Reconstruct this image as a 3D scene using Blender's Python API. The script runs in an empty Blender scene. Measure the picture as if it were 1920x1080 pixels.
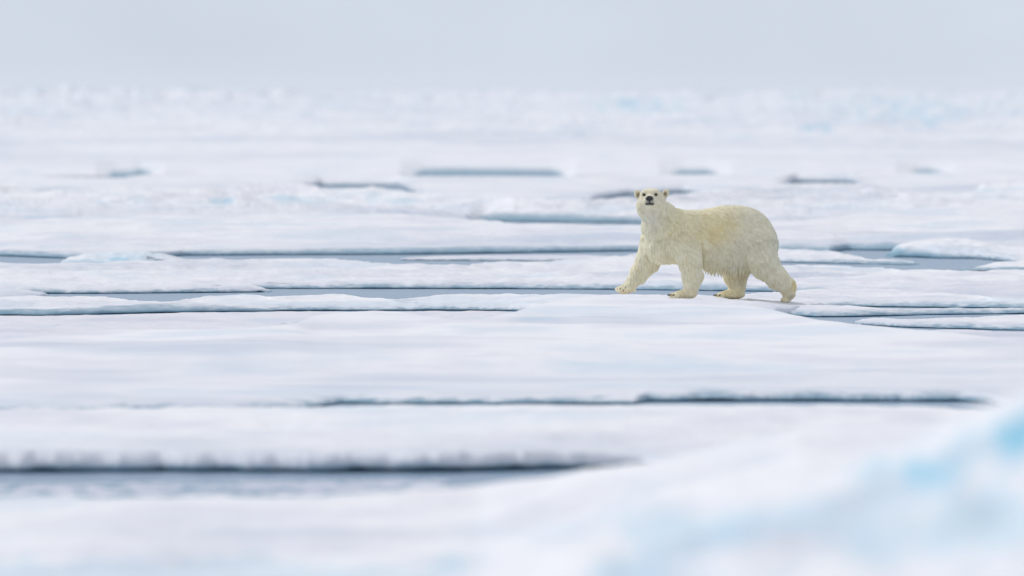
import bpy, math, numpy as np
from mathutils import Vector

scene = bpy.context.scene
R = math.radians

# ---------------------------------------------------------------- camera
CAM_H = 3.0            # metres above the water
F = 32000.0            # focal length in pixels of a 1920 px wide frame (600 mm on 36 mm)
ROW0 = 170.0           # row of the true horizon
BEAR_D = 232.0
cam_d = bpy.data.cameras.new("camera")
cam_d.lens = 600.0
cam_d.sensor_width = 36.0
cam_d.shift_y = -(540.0 - ROW0) / 1920.0
cam_d.clip_start = 1.0
cam_d.clip_end = 60000.0
cam_d.dof.use_dof = True
cam_d.dof.focus_distance = BEAR_D
cam_d.dof.aperture_fstop = 4.0
cam = bpy.data.objects.new("camera", cam_d)
cam.location = (0, 0, CAM_H)
cam.rotation_euler = (R(90), 0, 0)
scene.collection.objects.link(cam)
scene.camera = cam

# ---------------------------------------------------------------- sky and sun
SUN_ELEV, SUN_ROT = R(41), R(-66)      # rotation clockwise from +Y seen from above
world = bpy.data.worlds.new("World")
scene.world = world
world.use_nodes = True
wn, wl = world.node_tree.nodes, world.node_tree.links
wn.clear()
out = wn.new("ShaderNodeOutputWorld")
bg = wn.new("ShaderNodeBackground")
sky = wn.new("ShaderNodeTexSky")
sky.sky_type = 'NISHITA'
sky.sun_disc = False
sky.sun_elevation = SUN_ELEV
sky.sun_rotation = SUN_ROT
sky.air_density = 1.0
sky.dust_density = 3.0
# overcast: the cloud layer evens the clear sky out to a pale grey-blue, a little brighter overhead
geo = wn.new("ShaderNodeNewGeometry")
sep = wn.new("ShaderNodeSeparateXYZ")
ramp = wn.new("ShaderNodeValToRGB")
ramp.color_ramp.elements[0].position = 0.0
ramp.color_ramp.elements[0].color = (6.7, 7.35, 8.45, 1)
ramp.color_ramp.elements[1].position = 1.0
ramp.color_ramp.elements[1].color = (6.9, 6.95, 7.5, 1)
e = ramp.color_ramp.elements.new(0.02); e.color = (6.65, 7.3, 8.5, 1)
e = ramp.color_ramp.elements.new(0.3); e.color = (6.3, 6.65, 7.5, 1)
tc = wn.new("ShaderNodeTexCoord")
wl.new(tc.outputs["Generated"], sep.inputs[0])
wl.new(sep.outputs["Z"], ramp.inputs[0])
mix = wn.new("ShaderNodeMix"); mix.data_type = 'RGBA'
mix.inputs["Factor"].default_value = 0.93
wl.new(sky.outputs[0], mix.inputs["A"])
wl.new(ramp.outputs[0], mix.inputs["B"])
cn = wn.new("ShaderNodeTexNoise"); cn.inputs["Scale"].default_value = 30.0; cn.inputs["Detail"].default_value = 3
cmap = wn.new("ShaderNodeMapping"); cmap.inputs["Scale"].default_value = (1.0, 1.0, 2.2)
wl.new(tc.outputs["Generated"], cmap.inputs[0]); wl.new(cmap.outputs[0], cn.inputs[0])
cr = wn.new("ShaderNodeMapRange"); cr.inputs["From Min"].default_value = 0.3; cr.inputs["From Max"].default_value = 0.7
cr.inputs["To Min"].default_value = 0.95; cr.inputs["To Max"].default_value = 1.05
wl.new(cn.outputs["Fac"], cr.inputs[0])
cm_ = wn.new("ShaderNodeVectorMath"); cm_.operation = 'SCALE'
wl.new(mix.outputs["Result"], cm_.inputs[0]); wl.new(cr.outputs[0], cm_.inputs["Scale"])
wl.new(cm_.outputs[0], bg.inputs[0])
bg.inputs[1].default_value = 0.10
wl.new(bg.outputs[0], out.inputs[0])

sun_d = bpy.data.lights.new("sun", 'SUN')
sun_d.energy = 1.5
sun_d.angle = R(15)
sun_d.color = (1.0, 0.98, 0.95)
sun = bpy.data.objects.new("sun", sun_d)
sdir = Vector((math.sin(SUN_ROT) * math.cos(SUN_ELEV), math.cos(SUN_ROT) * math.cos(SUN_ELEV), math.sin(SUN_ELEV)))
sun.rotation_euler = sdir.to_track_quat('Z', 'Y').to_euler()
scene.collection.objects.link(sun)

scene.view_settings.view_transform = 'Standard'
scene.view_settings.look = 'None'
scene.view_settings.exposure = 0.0
scene.view_settings.gamma = 1.0
scene.view_settings.use_curve_mapping = False
scene.cycles.use_denoising = True
scene.cycles.max_bounces = 16
scene.cycles.diffuse_bounces = 12
scene.cycles.transmission_bounces = 12
scene.cycles.volume_bounces = 3
scene.cycles.sample_clamp_indirect = 6.0

# ---------------------------------------------------------------- helpers
def tag(o, label=None, cat=None, group=None, kind=None):
    for k, v in (("label", label), ("category", cat), ("group", group), ("kind", kind)):
        if v:
            o[k] = v
    return o

def link(name, data, parent=None):
    o = bpy.data.objects.new(name, data)
    scene.collection.objects.link(o)
    if parent is not None:
        o.parent = parent
    return o

def mesh_from(name, co, quads, mat, smooth=True, attrs=None):
    me = bpy.data.meshes.new(name)
    co = np.ascontiguousarray(co, np.float32)
    quads = np.ascontiguousarray(quads, np.int32)
    k = quads.shape[1]
    me.vertices.add(len(co)); me.vertices.foreach_set("co", co.ravel())
    me.loops.add(quads.size); me.loops.foreach_set("vertex_index", quads.ravel())
    me.polygons.add(len(quads))
    me.polygons.foreach_set("loop_start", np.arange(0, quads.size, k, dtype=np.int32))
    me.polygons.foreach_set("use_smooth", np.full(len(quads), smooth))
    me.update(calc_edges=True)
    for nm, arr in (attrs or {}).items():
        if arr.ndim == 1:
            a = me.attributes.new(nm, 'FLOAT', 'POINT')
            a.data.foreach_set("value", arr.astype(np.float32))
        else:
            a = me.attributes.new(nm, 'FLOAT_COLOR', 'POINT')
            a.data.foreach_set("color", arr.astype(np.float32).ravel())
    me.materials.append(mat)
    return me

_rs = np.random.RandomState(7)
_lat = _rs.rand(256, 256).astype(np.float32) * 2 - 1
def vnoise(x, y):
    xi = np.floor(x).astype(np.int64); yi = np.floor(y).astype(np.int64)
    fx = x - xi; fy = y - yi
    fx = fx * fx * fx * (fx * (fx * 6 - 15) + 10); fy = fy * fy * fy * (fy * (fy * 6 - 15) + 10)
    a = _lat[xi & 255, yi & 255]; b = _lat[(xi + 1) & 255, yi & 255]
    c = _lat[xi & 255, (yi + 1) & 255]; d = _lat[(xi + 1) & 255, (yi + 1) & 255]
    return (a * (1 - fx) + b * fx) * (1 - fy) + (c * (1 - fx) + d * fx) * fy
def fbm(x, y, octs=4, gain=0.5):
    s = 0; a = 1.0
    for i in range(octs):
        s = s + a * vnoise(x * (2.03 ** i) + 17.3 * i, y * (2.03 ** i) - 9.1 * i)
        a *= gain
    return s
def smooth01(t):
    t = np.clip(t, 0, 1)
    return t * t * (3 - 2 * t)

# ---------------------------------------------------------------- materials
def new_mat(name):
    m = bpy.data.materials.new(name)
    m.use_nodes = True
    n, l = m.node_tree.nodes, m.node_tree.links
    return m, n, l, n["Principled BSDF"]

def snow_material(name, grain=0.02, wet_lo=0.0, wet_hi=0.09, wet_col=(0.16, 0.31, 0.41), tint=(1, 1, 1)):
    m, n, l, b = new_mat(name)
    tc = n.new("ShaderNodeTexCoord")
    # large soft patches of harder, bluer snow
    mp = n.new("ShaderNodeMapping"); mp.inputs["Scale"].default_value = (0.13, 0.045, 1.2)
    l.new(tc.outputs["Object"], mp.inputs[0])
    n1 = n.new("ShaderNodeTexNoise"); n1.inputs["Scale"].default_value = 3.0; n1.inputs["Detail"].default_value = 5
    l.new(mp.outputs[0], n1.inputs[0])
    r1 = n.new("ShaderNodeValToRGB")
    r1.color_ramp.elements[0].position = 0.37; r1.color_ramp.elements[0].color = (0.76 * tint[0], 0.775 * tint[1], 0.825 * tint[2], 1)
    r1.color_ramp.elements[1].position = 0.63; r1.color_ramp.elements[1].color = (0.745 * tint[0], 0.80 * tint[1], 0.855 * tint[2], 1)
    e = r1.color_ramp.elements.new(0.5); e.color = (0.87 * tint[0], 0.873 * tint[1], 0.89 * tint[2], 1)
    l.new(n1.outputs["Fac"], r1.inputs[0])
    # blue ice showing through
    at = n.new("ShaderNodeAttribute"); at.attribute_name = "blue"
    mb = n.new("ShaderNodeMix"); mb.data_type = 'RGBA'
    mb.inputs["B"].default_value = (0.22, 0.56, 0.74, 1)
    # painted shade of the floes' front slopes, plus random grey streaks
    da = n.new("ShaderNodeAttribute"); da.attribute_name = "shade_streaks"
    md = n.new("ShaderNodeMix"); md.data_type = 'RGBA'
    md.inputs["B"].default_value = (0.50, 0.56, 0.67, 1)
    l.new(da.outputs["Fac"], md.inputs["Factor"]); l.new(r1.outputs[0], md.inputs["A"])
    l.new(at.outputs["Fac"], mb.inputs["Factor"]); l.new(md.outputs["Result"], mb.inputs["A"])
    # wet, darker ice at the waterline
    sp = n.new("ShaderNodeSeparateXYZ"); l.new(tc.outputs["Object"], sp.inputs[0])
    n2 = n.new("ShaderNodeTexNoise"); n2.inputs["Scale"].default_value = 5.0; n2.inputs["Detail"].default_value = 6
    n2.inputs["Roughness"].default_value = 0.65
    mp2 = n.new("ShaderNodeMapping"); mp2.inputs["Scale"].default_value = (1.0, 0.3, 5.0)
    l.new(tc.outputs["Object"], mp2.inputs[0]); l.new(mp2.outputs[0], n2.inputs[0])
    wa = n.new("ShaderNodeAttribute"); wa.attribute_name = "wet"
    ma = n.new("ShaderNodeMath"); ma.operation = 'MULTIPLY_ADD'
    ma.inputs[1].default_value = -0.14; l.new(n2.outputs["Fac"], ma.inputs[0])
    l.new(sp.outputs["Z"], ma.inputs[2])
    ad = n.new("ShaderNodeMath"); ad.operation = 'ADD'; ad.inputs[1].default_value = 0.07
    l.new(ma.outputs[0], ad.inputs[0])
    dv = n.new("ShaderNodeMath"); dv.operation = 'DIVIDE'
    l.new(ad.outputs[0], dv.inputs[0]); l.new(wa.outputs["Fac"], dv.inputs[1])
    mr = n.new("ShaderNodeMapRange"); mr.interpolation_type = 'SMOOTHSTEP'
    mr.inputs["From Min"].default_value = 0.1; mr.inputs["From Max"].default_value = 1.9
    mr.inputs["To Min"].default_value = 0.92; mr.inputs["To Max"].default_value = 0.0
    l.new(dv.outputs[0], mr.inputs[0])
    mw = n.new("ShaderNodeMix"); mw.data_type = 'RGBA'
    mw.inputs["B"].default_value = (*wet_col, 1)
    l.new(mr.outputs[0], mw.inputs["Factor"]); l.new(mb.outputs["Result"], mw.inputs["A"])
    l.new(mw.outputs["Result"], b.inputs["Base Color"])
    b.inputs["Roughness"].default_value = 0.75
    b.inputs["Specular IOR Level"].default_value = 0.15
    # crusty grain
    n3 = n.new("ShaderNodeTexNoise"); n3.inputs["Scale"].default_value = 9.0; n3.inputs["Detail"].default_value = 8
    n3.inputs["Roughness"].default_value = 0.7
    l.new(tc.outputs["Object"], n3.inputs[0])
    bp = n.new("ShaderNodeBump"); bp.inputs["Strength"].default_value = 0.6; bp.inputs["Distance"].default_value = grain
    l.new(n3.outputs["Fac"], bp.inputs["Height"]); l.new(bp.outputs[0], b.inputs["Normal"])
    return m

SNOW = snow_material("snow_on_ice", grain=0.03)
SNOW_SOFT = snow_material("smooth_snow", grain=0.01)
SNOW_GREY = snow_material("shade_grey_snow", grain=0.03, tint=(0.91, 0.905, 0.935))  # greyer copy of the snow, shade of turned slopes put into the tint
SLUSH = snow_material("grey_slush", grain=0.004, tint=(0.80, 0.81, 0.87))
PACK = snow_material("far_pack_ice", grain=0.01)

m, n, l, b = new_mat("sea_water")
b.inputs["Base Color"].default_value = (0.07, 0.19, 0.32, 1)
b.inputs["Roughness"].default_value = 0.2
b.inputs["Specular IOR Level"].default_value = 0.32
b.inputs["IOR"].default_value = 1.33
tc = n.new("ShaderNodeTexCoord")
mp = n.new("ShaderNodeMapping"); mp.inputs["Scale"].default_value = (1.0, 0.35, 1.0)
l.new(tc.outputs["Object"], mp.inputs[0])
nz = n.new("ShaderNodeTexNoise"); nz.inputs["Scale"].default_value = 2.5; nz.inputs["Detail"].default_value = 5
l.new(mp.outputs[0], nz.inputs[0])
bp = n.new("ShaderNodeBump"); bp.inputs["Strength"].default_value = 0.8; bp.inputs["Distance"].default_value = 0.09
l.new(nz.outputs["Fac"], bp.inputs["Height"]); l.new(bp.outputs[0], b.inputs["Normal"])
WATER = m

# ---------------------------------------------------------------- the sea
S = 20000.0
me = mesh_from("water", np.array([(-S, -2000, 0), (S, -2000, 0), (S, 2 * S, 0), (-S, 2 * S, 0)]), np.array([(0, 1, 2, 3)]), WATER)
tag(link("water", me), "cold grey-blue sea water in the narrow leads between the ice floes", kind="structure")

# ---------------------------------------------------------------- ice floes
def interp(pts, x):
    if np.isscalar(pts):
        return np.full_like(x, float(pts))
    p = np.array(pts, float)
    # dense linear interpolation, then a small smoothing, keeps authored points and rounds the corners
    xs = np.linspace(x.min() - 60, x.max() + 60, 9000)
    v = np.interp(xs, p[:, 0], p[:, 1])
    step = xs[1] - xs[0]
    w = max(1, int(9 / step)); ker = np.hanning(2 * w + 3); ker /= ker.sum()
    v2 = np.convolve(np.pad(v, len(ker) // 2, mode='edge'), ker, mode='valid')
    return np.interp(x, xs, v2)

def floe(name, label, back, front, H=None, D=None, Df=None, Hf=0.12, roll=0.9, amp=0.03, wl_=5.0, wet=0.05,
         undercut=0.05, lip=0.010, clip=None, hollow=0.0, rough=1.0, edge=0.34, x0=-620, x1=2540, dx=3.0, rows=70, blue=(), ragged=0.008, seed=0, mat=None,
         cat="ice floe", group="snow-covered ice floes of the pack", kind=None):
    """One floe. back: silhouette line of its far edge, front: its near waterline, both measured on the photograph and turned
    into real distances from the height of the ice; the surface between them is a real relief in metres."""
    cols = np.arange(x0, x1 + dx, dx).astype(float)
    # the floes run on well outside the frame, in coarser steps
    if x0 == -620:
        cols = np.concatenate([np.arange(-7000, x0 - 15, 30.0), cols])
    if x1 == 2540:
        cols = np.concatenate([cols, np.arange(cols[-1] + 30, 9000, 30.0)])
    yb = interp(back, cols)
    if D is not None:
        Db = interp(D, cols); Hb = CAM_H - (yb - ROW0) * Db / F
    else:
        Hb = interp(H, cols); Db = F * (CAM_H - Hb) / (yb - ROW0)
    if Df is None:
        yf = interp(front, cols); Df_ = F * CAM_H / (yf - ROW0)
    else:
        Df_ = interp(Df, cols)
    Db = np.maximum(Db, Df_ + 1.2)
    Hf_ = interp(Hf, cols)
    roll_ = np.minimum(interp(roll, cols), (Db - Df_) * 0.75)
    uc = interp(undercut, cols)
    wet_ = interp(wet, cols)
    nb = 10; nf = 14
    t_roll = np.linspace(0, 1, nf)
    t_top = np.linspace(0, 1, rows)[1:]
    t_back = np.linspace(0, 1, nb)[1:]
    Ds, Zs = [], []
    wav = 0.5 * fbm(cols / 60 + seed, cols * 0 + seed, 4) * 0.35    # wandering waterline
    Ds.append(Df_ + uc + 0.4); Zs.append(np.full_like(cols, -0.4))
    Ds.append(Df_ + uc + wav * 0.5); Zs.append(np.full_like(cols, -0.02))
    gate = 0.25 + 0.75 * np.clip(0.45 + 0.75 * fbm(cols / 85 + seed * 3.3, cols * 0 + 2.2 * seed, 3), 0.02, 1.4)
    lip = np.minimum(interp(lip, cols) * (0.35 + gate), Hf_ * 0.45)
    uc = uc * gate
    wet_ = np.maximum(wet_ * (0.65 + 0.5 * gate), 0.006)
    Ds.append(Df_ + uc * 0.9 + wav * 0.5); Zs.append(lip * 0.8)
    for t in t_roll:
        a = t * math.pi / 2
        Ds.append(Df_ + wav * 0.5 + roll_ * (1 - math.cos(a))); Zs.append(lip + (Hf_ - lip) * math.sin(a) ** 1.0)
    k0 = len(Ds)
    for t in t_top:
        Ds.append(Df_ + roll_ + (Db - Df_ - roll_) * t)
        Zs.append(Hf_ + (Hb - Hf_) * (t * t * (3 - 2 * t) * 0.6 + t * 0.4))
    bw = 1.5 + 0.02 * (Db - Df_)
    for t in t_back:
        Ds.append(Db + bw * t)
        Zs.append(Hb - (Hb + 0.5) * (1 - math.cos(t * math.pi / 2)))
    Ds = np.array(Ds); Zs = np.array(Zs)
    X = (cols - 960.0)[None, :] / F * Ds
    nrow, ncol = Ds.shape
    rowi = np.arange(nrow)
    # relief: broad swells, smaller drifts and a ragged crust
    sc = 1.0 / wl_
    n_big = fbm(X * sc * 0.7 + 3.1 * seed, Ds * sc * 0.7 + seed, 3)
    n_small = fbm(X * sc * 4 + 5.7 * seed, Ds * sc * 3 + seed, 3)
    n_fine = fbm(X * 4 + seed, Ds * 0.9 + seed * 2, 3)
    Dn = (Ds - Df_) / np.maximum(Db - Df_, 0.1)
    win = smooth01(np.minimum(Dn / 0.12, 1)) * (0.2 + 0.8 * smooth01((1.0 - Dn) / 0.2))
    Z = Zs + win * (n_big * amp * 1.3 + fbm(X * sc * 2.2 + seed * 7, Ds * sc * 1.6, 2) * amp * 1.1 * rough + n_small * amp * 0.6 * rough)
    up = smooth01((Zs + 0.0) / 0.06)
    Z = Z + win * (1 - Dn * 0) * 0.45 * amp * rough * fbm(X * sc * 9 + seed, Ds * sc * 5, 2)
    Z = Z + up * n_fine * ragged
    # ends: everything settles below the water at the outer ends of the strip
    low = 0.6 * np.minimum(Zs, 0.14)              # hollows never reach down to the water
    Z = np.where((Zs > 0.03) & (Z < low), low + 0.15 * (Z - low), Z)
    if clip is not None:
        px_ = cols + 6 * fbm(cols / 9 + seed, cols * 0, 2)
        t = np.zeros_like(cols)
        if clip[0] is not None:
            t = np.maximum(t, (clip[0] + 22 - px_) / 30)
        if clip[1] is not None:
            t = np.maximum(t, (px_ - clip[1] + 22) / 30)
        t = np.clip(t, 0, 1.6)
        Z = Z - (t ** 2 * 0.12)[None, :] - (np.clip(t - 1, 0, 1) * 0.8)[None, :]
    B = np.zeros_like(Z)
    if len(blue):
        px = cols[None, :] + 0 * Z
        row = ROW0 + (CAM_H - Z) * F / Ds
        for (bx, by, rx, ry, s) in blue:
            d = np.sqrt(((px - bx) / rx) ** 2 + ((row - by) / ry) ** 2)
            w = fbm(X * 32000 / Ds / 60.0 + bx, Z * 32000 / Ds / 25.0 + by, 3) * 0.45
            B = np.maximum(B, s * smooth01((1.35 + w - d) / 0.9))
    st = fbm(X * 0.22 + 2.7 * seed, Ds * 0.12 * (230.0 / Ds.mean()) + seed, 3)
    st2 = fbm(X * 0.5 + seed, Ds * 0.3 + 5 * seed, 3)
    A = edge * (1 - smooth01(Dn / 0.5)) * (0.75 + 0.35 * st) + 0.42 * np.clip(st - 0.18 + 0.3 * st2, 0, 1) * win  # slope shade painted on the front part, then random grey streaks
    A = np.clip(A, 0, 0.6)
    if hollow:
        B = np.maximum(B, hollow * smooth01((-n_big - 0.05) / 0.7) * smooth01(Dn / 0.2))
    co = np.stack([X, Ds, Z], -1).reshape(-1, 3)
    idx = np.arange(nrow * ncol).reshape(nrow, ncol)
    q = np.stack([idx[:-1, :-1], idx[:-1, 1:], idx[1:, 1:], idx[1:, :-1]], -1).reshape(-1, 4)
    # drop what lies wholly under water
    zq = co[q][:, :, 2].max(1)
    q = q[zq > -0.12]
    used = np.unique(q); remap = np.zeros(len(co), np.int64); remap[used] = np.arange(len(used))
    W = (0.003 + wet_[None, :] * (1 - smooth01((Ds - Df_ - roll_ - 0.5) / 2.5))).ravel()
    me = mesh_from(name, co[used], remap[q], mat or SNOW, attrs={"blue": B.ravel()[used], "wet": W[used], "shade_streaks": A.ravel()[used]})
    o = link(name, me)
    return tag(o, label, cat, group, kind) if kind is None else tag(o, label, None, None, kind)

# near, out of focus
floe("ice_hummock", "blurred hummock of blue-tinged pressed ice in the bottom right corner, nearest of all",
     back=[(-620, 1500), (300, 1420), (600, 1260), (760, 1130), (900, 1075), (1050, 1020), (1250, 960), (1450, 912), (1600, 868), (1720, 815), (1800, 775), (1860, 750), (1930, 722), (2100, 660), (2540, 600)],
     front=None, D=72.0, Df=44.0, Hf=[(600, 0.1), (1000, .9), (1400, 1.15), (2540, 1.35)], roll=5.0, amp=0.11, wl_=2.6, hollow=0.28, wet=0.05,
     x0=100, rows=90, dx=6, ragged=0.01, seed=3, mat=SNOW_SOFT, cat="ice hummock", group="hummocks of ice",
     blue=[(1905, 818, 80, 46, 1.0), (1735, 885, 62, 30, .8), (1660, 880, 80, 20, .45), (1350, 990, 260, 30, .34), (1790, 985, 200, 58, .38),
           (1640, 1020, 70, 60, .36), (1170, 1075, 120, 26, .32), (1020, 1010, 70, 18, .3), (1840, 835, 80, 34, .35)])
floe("ice_floe", "broad blurred floe along the bottom edge, in front of the darkest lead",
     back=[(-620, 930), (0, 925), (600, 924), (750, 918), (900, 905), (1000, 893), (1200, 866), (1400, 820), (1500, 806), (1700, 797), (1900, 800), (2540, 800)],
     front=None, Df=60.0, H=[(0, .28), (900, .38), (1500, .85), (1900, 0.95)], Hf=0.1, roll=5.0, amp=0.11, rough=0.4, wl_=6, x0=-620, rows=110, dx=6, seed=5, mat=SNOW_SOFT,
     blue=[(450, 1085, 700, 42, .22), (1000, 1000, 200, 20, .08)])
floe("ice_floe", "flat greyish floe between the darkest lead and the long teal lead",
     back=[(-620, 766), (0, 764), (600, 762), (800, 760), (980, 760), (1200, 761), (1400, 764), (1700, 763), (1850, 768), (2540, 770)],
     front=[(-620, 886), (0, 886), (300, 884), (600, 886), (900, 884), (1050, 880), (1130, 876), (1210, 874), (1300, 880), (2540, 880)],
     H=0.18, Hf=[(0, .17), (1000, .16), (1250, .08), (2540, .08)], roll=0.25, undercut=0.35, lip=[(0, .026), (700, .036), (1000, .03), (1150, .008)], wet=[(0, .05), (700, .06), (1000, .05), (1130, .03), (1250, .015)], amp=0.06, rough=0.4, wl_=6, dx=5, rows=80, seed=8, mat=SNOW_SOFT)
floe("ice_floe", "big smooth snow mound whose crest hides the ice just in front of the bear's feet",
     back=[(-620, 650), (0, 637), (100, 627), (210, 617), (400, 615), (500, 611), (560, 603), (600, 591), (640, 585), (700, 582), (750, 584), (800, 592), (850, 598), (900, 597), (950, 588), (1000, 574), (1050, 562), (1090, 557), (1130, 555.5), (1200, 556.5), (1230, 558), (1310, 564), (1390, 572), (1440, 579), (1490, 589), (1535, 597), (1600, 606), (1660, 612), (1740, 619), (1810, 626), (1920, 640), (2540, 690)],
     front=[(-620, 775), (450, 768), (600, 763), (640, 757), (1000, 757), (1190, 758), (1215, 753), (1500, 752), (1800, 753), (1850, 756), (1890, 766), (2540, 772)],
     H=[(-620, .18), (0, .2), (700, .28), (900, .26), (1100, .32), (1300, .3), (1500, .25), (1920, .18)], Hf=[(-620, .08), (600, .08), (1200, .1), (2540, .1)],
     roll=[(1180, 3.0), (1215, .5), (1850, .5), (1900, 3)], undercut=0.1, lip=[(600, .006), (1200, .008), (1225, .016), (1850, .012)], wet=[(-620, .015), (600, .03), (1190, .035), (1215, .065), (1850, .055), (1900, .02)], amp=0.07, wl_=10, rough=0.35, dx=3, rows=160, edge=0.42, ragged=0.003, seed=11, mat=SNOW_SOFT,
     blue=[(1000, 598, 40, 5, .2), (1250, 690, 300, 12, .08), (1280, 630, 120, 8, .1)])
floe("ice_floe", "thin pale strip of ice behind the left part of the big mound",
     back=[(-620, 593), (0, 592), (100, 592), (250, 588.5), (400, 585.5), (700, 584), (960, 583), (1150, 583)],
     front=[(-620, 655), (0, 645), (300, 625), (600, 610), (1000, 606), (1200, 606)],
     clip=(None, 1010), H=0.09, Hf=0.05, amp=0.012, wl_=4, wet=0.015, seed=13, mat=SNOW_GREY, rows=50, x1=1150)
floe("ice_floe", "low grey-shadowed ledge between the big mound and the thin pale strip at its left",
     back=[(-620, 620), (60, 618), (150, 606), (250, 601), (350, 602), (480, 607), (560, 612), (640, 613), (2540, 613)],
     front=[(-620, 660), (0, 655), (300, 632), (600, 630), (700, 630)], H=0.085, clip=(None, 575), Hf=0.05, amp=0.01, wl_=3, wet=0.015, seed=14, mat=SNOW_GREY, rows=40, x1=640)

floe("ice_floe", "thin grey-lilac sheet of slush lying in the darkest lead at the lower left",
     back=[(-620, 908), (0, 909), (200, 907), (300, 904), (700, 902), (800, 900), (900, 898)], front=[(-620, 934), (900, 930)], H=0.012, Hf=0.01, roll=.5, wet=.002, lip=.004, undercut=0.0, amp=0.002, ragged=0.002,
     x0=-620, x1=900, clip=(None, 850), dx=4, rows=30, seed=97, mat=SLUSH)
bear_floe = floe("ice_floe", "long floe the polar bear walks on, its teal edge showing at the far left",
     back=[(-620, 552), (0, 556), (60, 555), (100, 556), (130, 554), (180, 555), (230, 560), (260, 564), (310, 565), (350, 560), (400, 553), (450, 551), (480, 552), (510, 556), (540, 555), (560, 553), (600, 552), (640, 551), (670, 555), (700, 557), (740, 559.5), (780, 556), (850, 552.5), (960, 551), (1120, 551.5), (1240, 552), (1340, 553.5), (1380, 551), (1440, 547), (1508, 543), (1600, 541), (1660, 541), (1700, 545), (1765, 548), (1840, 554), (1865, 558), (1920, 560), (2540, 562)],
     front=[(-620, 593), (0, 592), (80, 592), (250, 588), (480, 584), (600, 583), (800, 582.5), (960, 583), (1050, 592), (1150, 602), (1400, 604), (1480, 592), (1540, 577), (1600, 575), (1630, 575.5), (1760, 577), (1920, 578.5), (2540, 580)],
     H=[(-620, .11), (900, .12), (1050, .18), (1300, .185), (1420, .16), (1500, .13), (2540, .1)], Hf=[(-620, .08), (900, .09), (1050, .15), (1300, .165), (1380, .15), (1460, .11), (1560, .07), (2540, .07)],
     roll=0.9, undercut=0.08, wet=[(-620, .09), (250, .085), (480, .045), (700, .03), (1500, .03), (1700, .04), (2540, .05)], amp=0.024, wl_=3.5, dx=2.0, rows=100, ragged=0.009, seed=17)
floe("ice_floe", "small rounded snow mound at the left edge, in front of the grey lead",
     back=[(-620, 530), (-100, 533), (0, 535), (20, 536), (45, 541), (70, 549), (90, 553), (200, 556)],
     front=[(-620, 565), (0, 564), (90, 562), (300, 562)], clip=(None, 95), D=250.0, Hf=0.08, roll=1.5, amp=0.01, seed=19, rows=40, dx=2.5, x1=160)
floe("ice_floe", "narrow ice sliver with a dark underside right of the bear's hind foot",
     back=[(800, 577), (1380, 577), (1430, 575), (1480, 573), (1520, 571), (1570, 571.5), (1620, 575.5), (1700, 578), (1760, 579.5), (1840, 580), (1920, 581), (2540, 583)],
     front=[(800, 592), (1380, 592), (1430, 591), (1480, 592), (1530, 595), (1600, 594.5), (1700, 592), (1740, 590.5), (1920, 588.5), (2540, 588)],
     H=[(1380, .05), (1520, .1), (1600, .1), (1750, .07), (2540, .06)], Hf=[(1380, .03), (1520, .085), (1920, .05)], roll=1.2, undercut=0.10, wet=[(1400, .04), (1600, .05), (2540, .03)], amp=0.008, wl_=3, dx=2.0, rows=40, seed=23, x0=1380, clip=(1445, None))
floe("ice_floe", "pale ice tongue with a purple-grey underside at the right edge below the sliver",
     back=[(1580, 603), (1598, 603), (1612, 602), (1640, 599.5), (1700, 598), (1760, 596.5), (1800, 595), (1920, 590), (2540, 588)],
     front=[(1580, 608), (1600, 609), (1640, 611), (1700, 614.5), (1760, 616), (1800, 616.5), (1860, 618.5), (1920, 620), (2540, 622)],
     H=[(1580, .03), (1640, .09), (1920, .1)], Hf=[(1580, .02), (1650, .08), (2540, .09)], roll=1.5, undercut=0.10, wet=[(1600, .02), (1750, .04), (2540, .055)], amp=0.008, wl_=3, dx=2.0, rows=40, seed=29, x0=1580, clip=(1600, None))
floe("ice_floe", "flat grey shelf at the right edge between the big mound and the pale ice tongue",
     back=[(1500, 680), (1650, 630), (1720, 619.5), (1780, 618), (1860, 620.5), (1920, 621.5), (2540, 624)],
     front=[(1500, 690), (1650, 660), (1800, 655), (1920, 655), (2540, 700)], H=0.05, Hf=0.04, wet=0.01, amp=0.006, wl_=3, dx=3.0, rows=40, seed=31, mat=SNOW_GREY, x0=1560)
floe("ice_floe", "gently sloping snow sheet behind the bear floe at the right edge",
     back=[(1400, 560), (1500, 546), (1560, 542.5), (1620, 541), (1680, 538), (1740, 534.5), (1830, 531), (1920, 527), (2540, 515)],
     front=[(1400, 575), (1500, 562), (1700, 560), (1920, 566), (2540, 570)], H=[(1500, .1), (1920, .2), (2540, .25)], Hf=0.08, wet=0.02, amp=0.012, wl_=4, dx=2.5, rows=60, seed=37, mat=SNOW_GREY, x0=1400)
floe("ice_floe", "long white floe ending in a point, its dark waterline left of the middle leads",
     back=[(-620, 512), (0, 514), (100, 515), (200, 516), (340, 520), (400, 524), (440, 530), (475, 537), (500, 542), (520, 544), (560, 544)],
     front=[(-620, 551), (60, 551), (250, 550.5), (400, 549), (490, 548), (520, 548), (560, 548)],
     H=[(-620, .14), (300, .13), (440, .09), (500, .05)], Hf=[(-620, .1), (350, .1), (450, .08), (500, .04)], roll=0.9, undercut=0.10, wet=[(-620, .045), (400, .04), (500, .02)], amp=0.032, wl_=4, dx=2.0, rows=70, ragged=0.010, seed=41, x1=560, clip=(None, 510))
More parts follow.
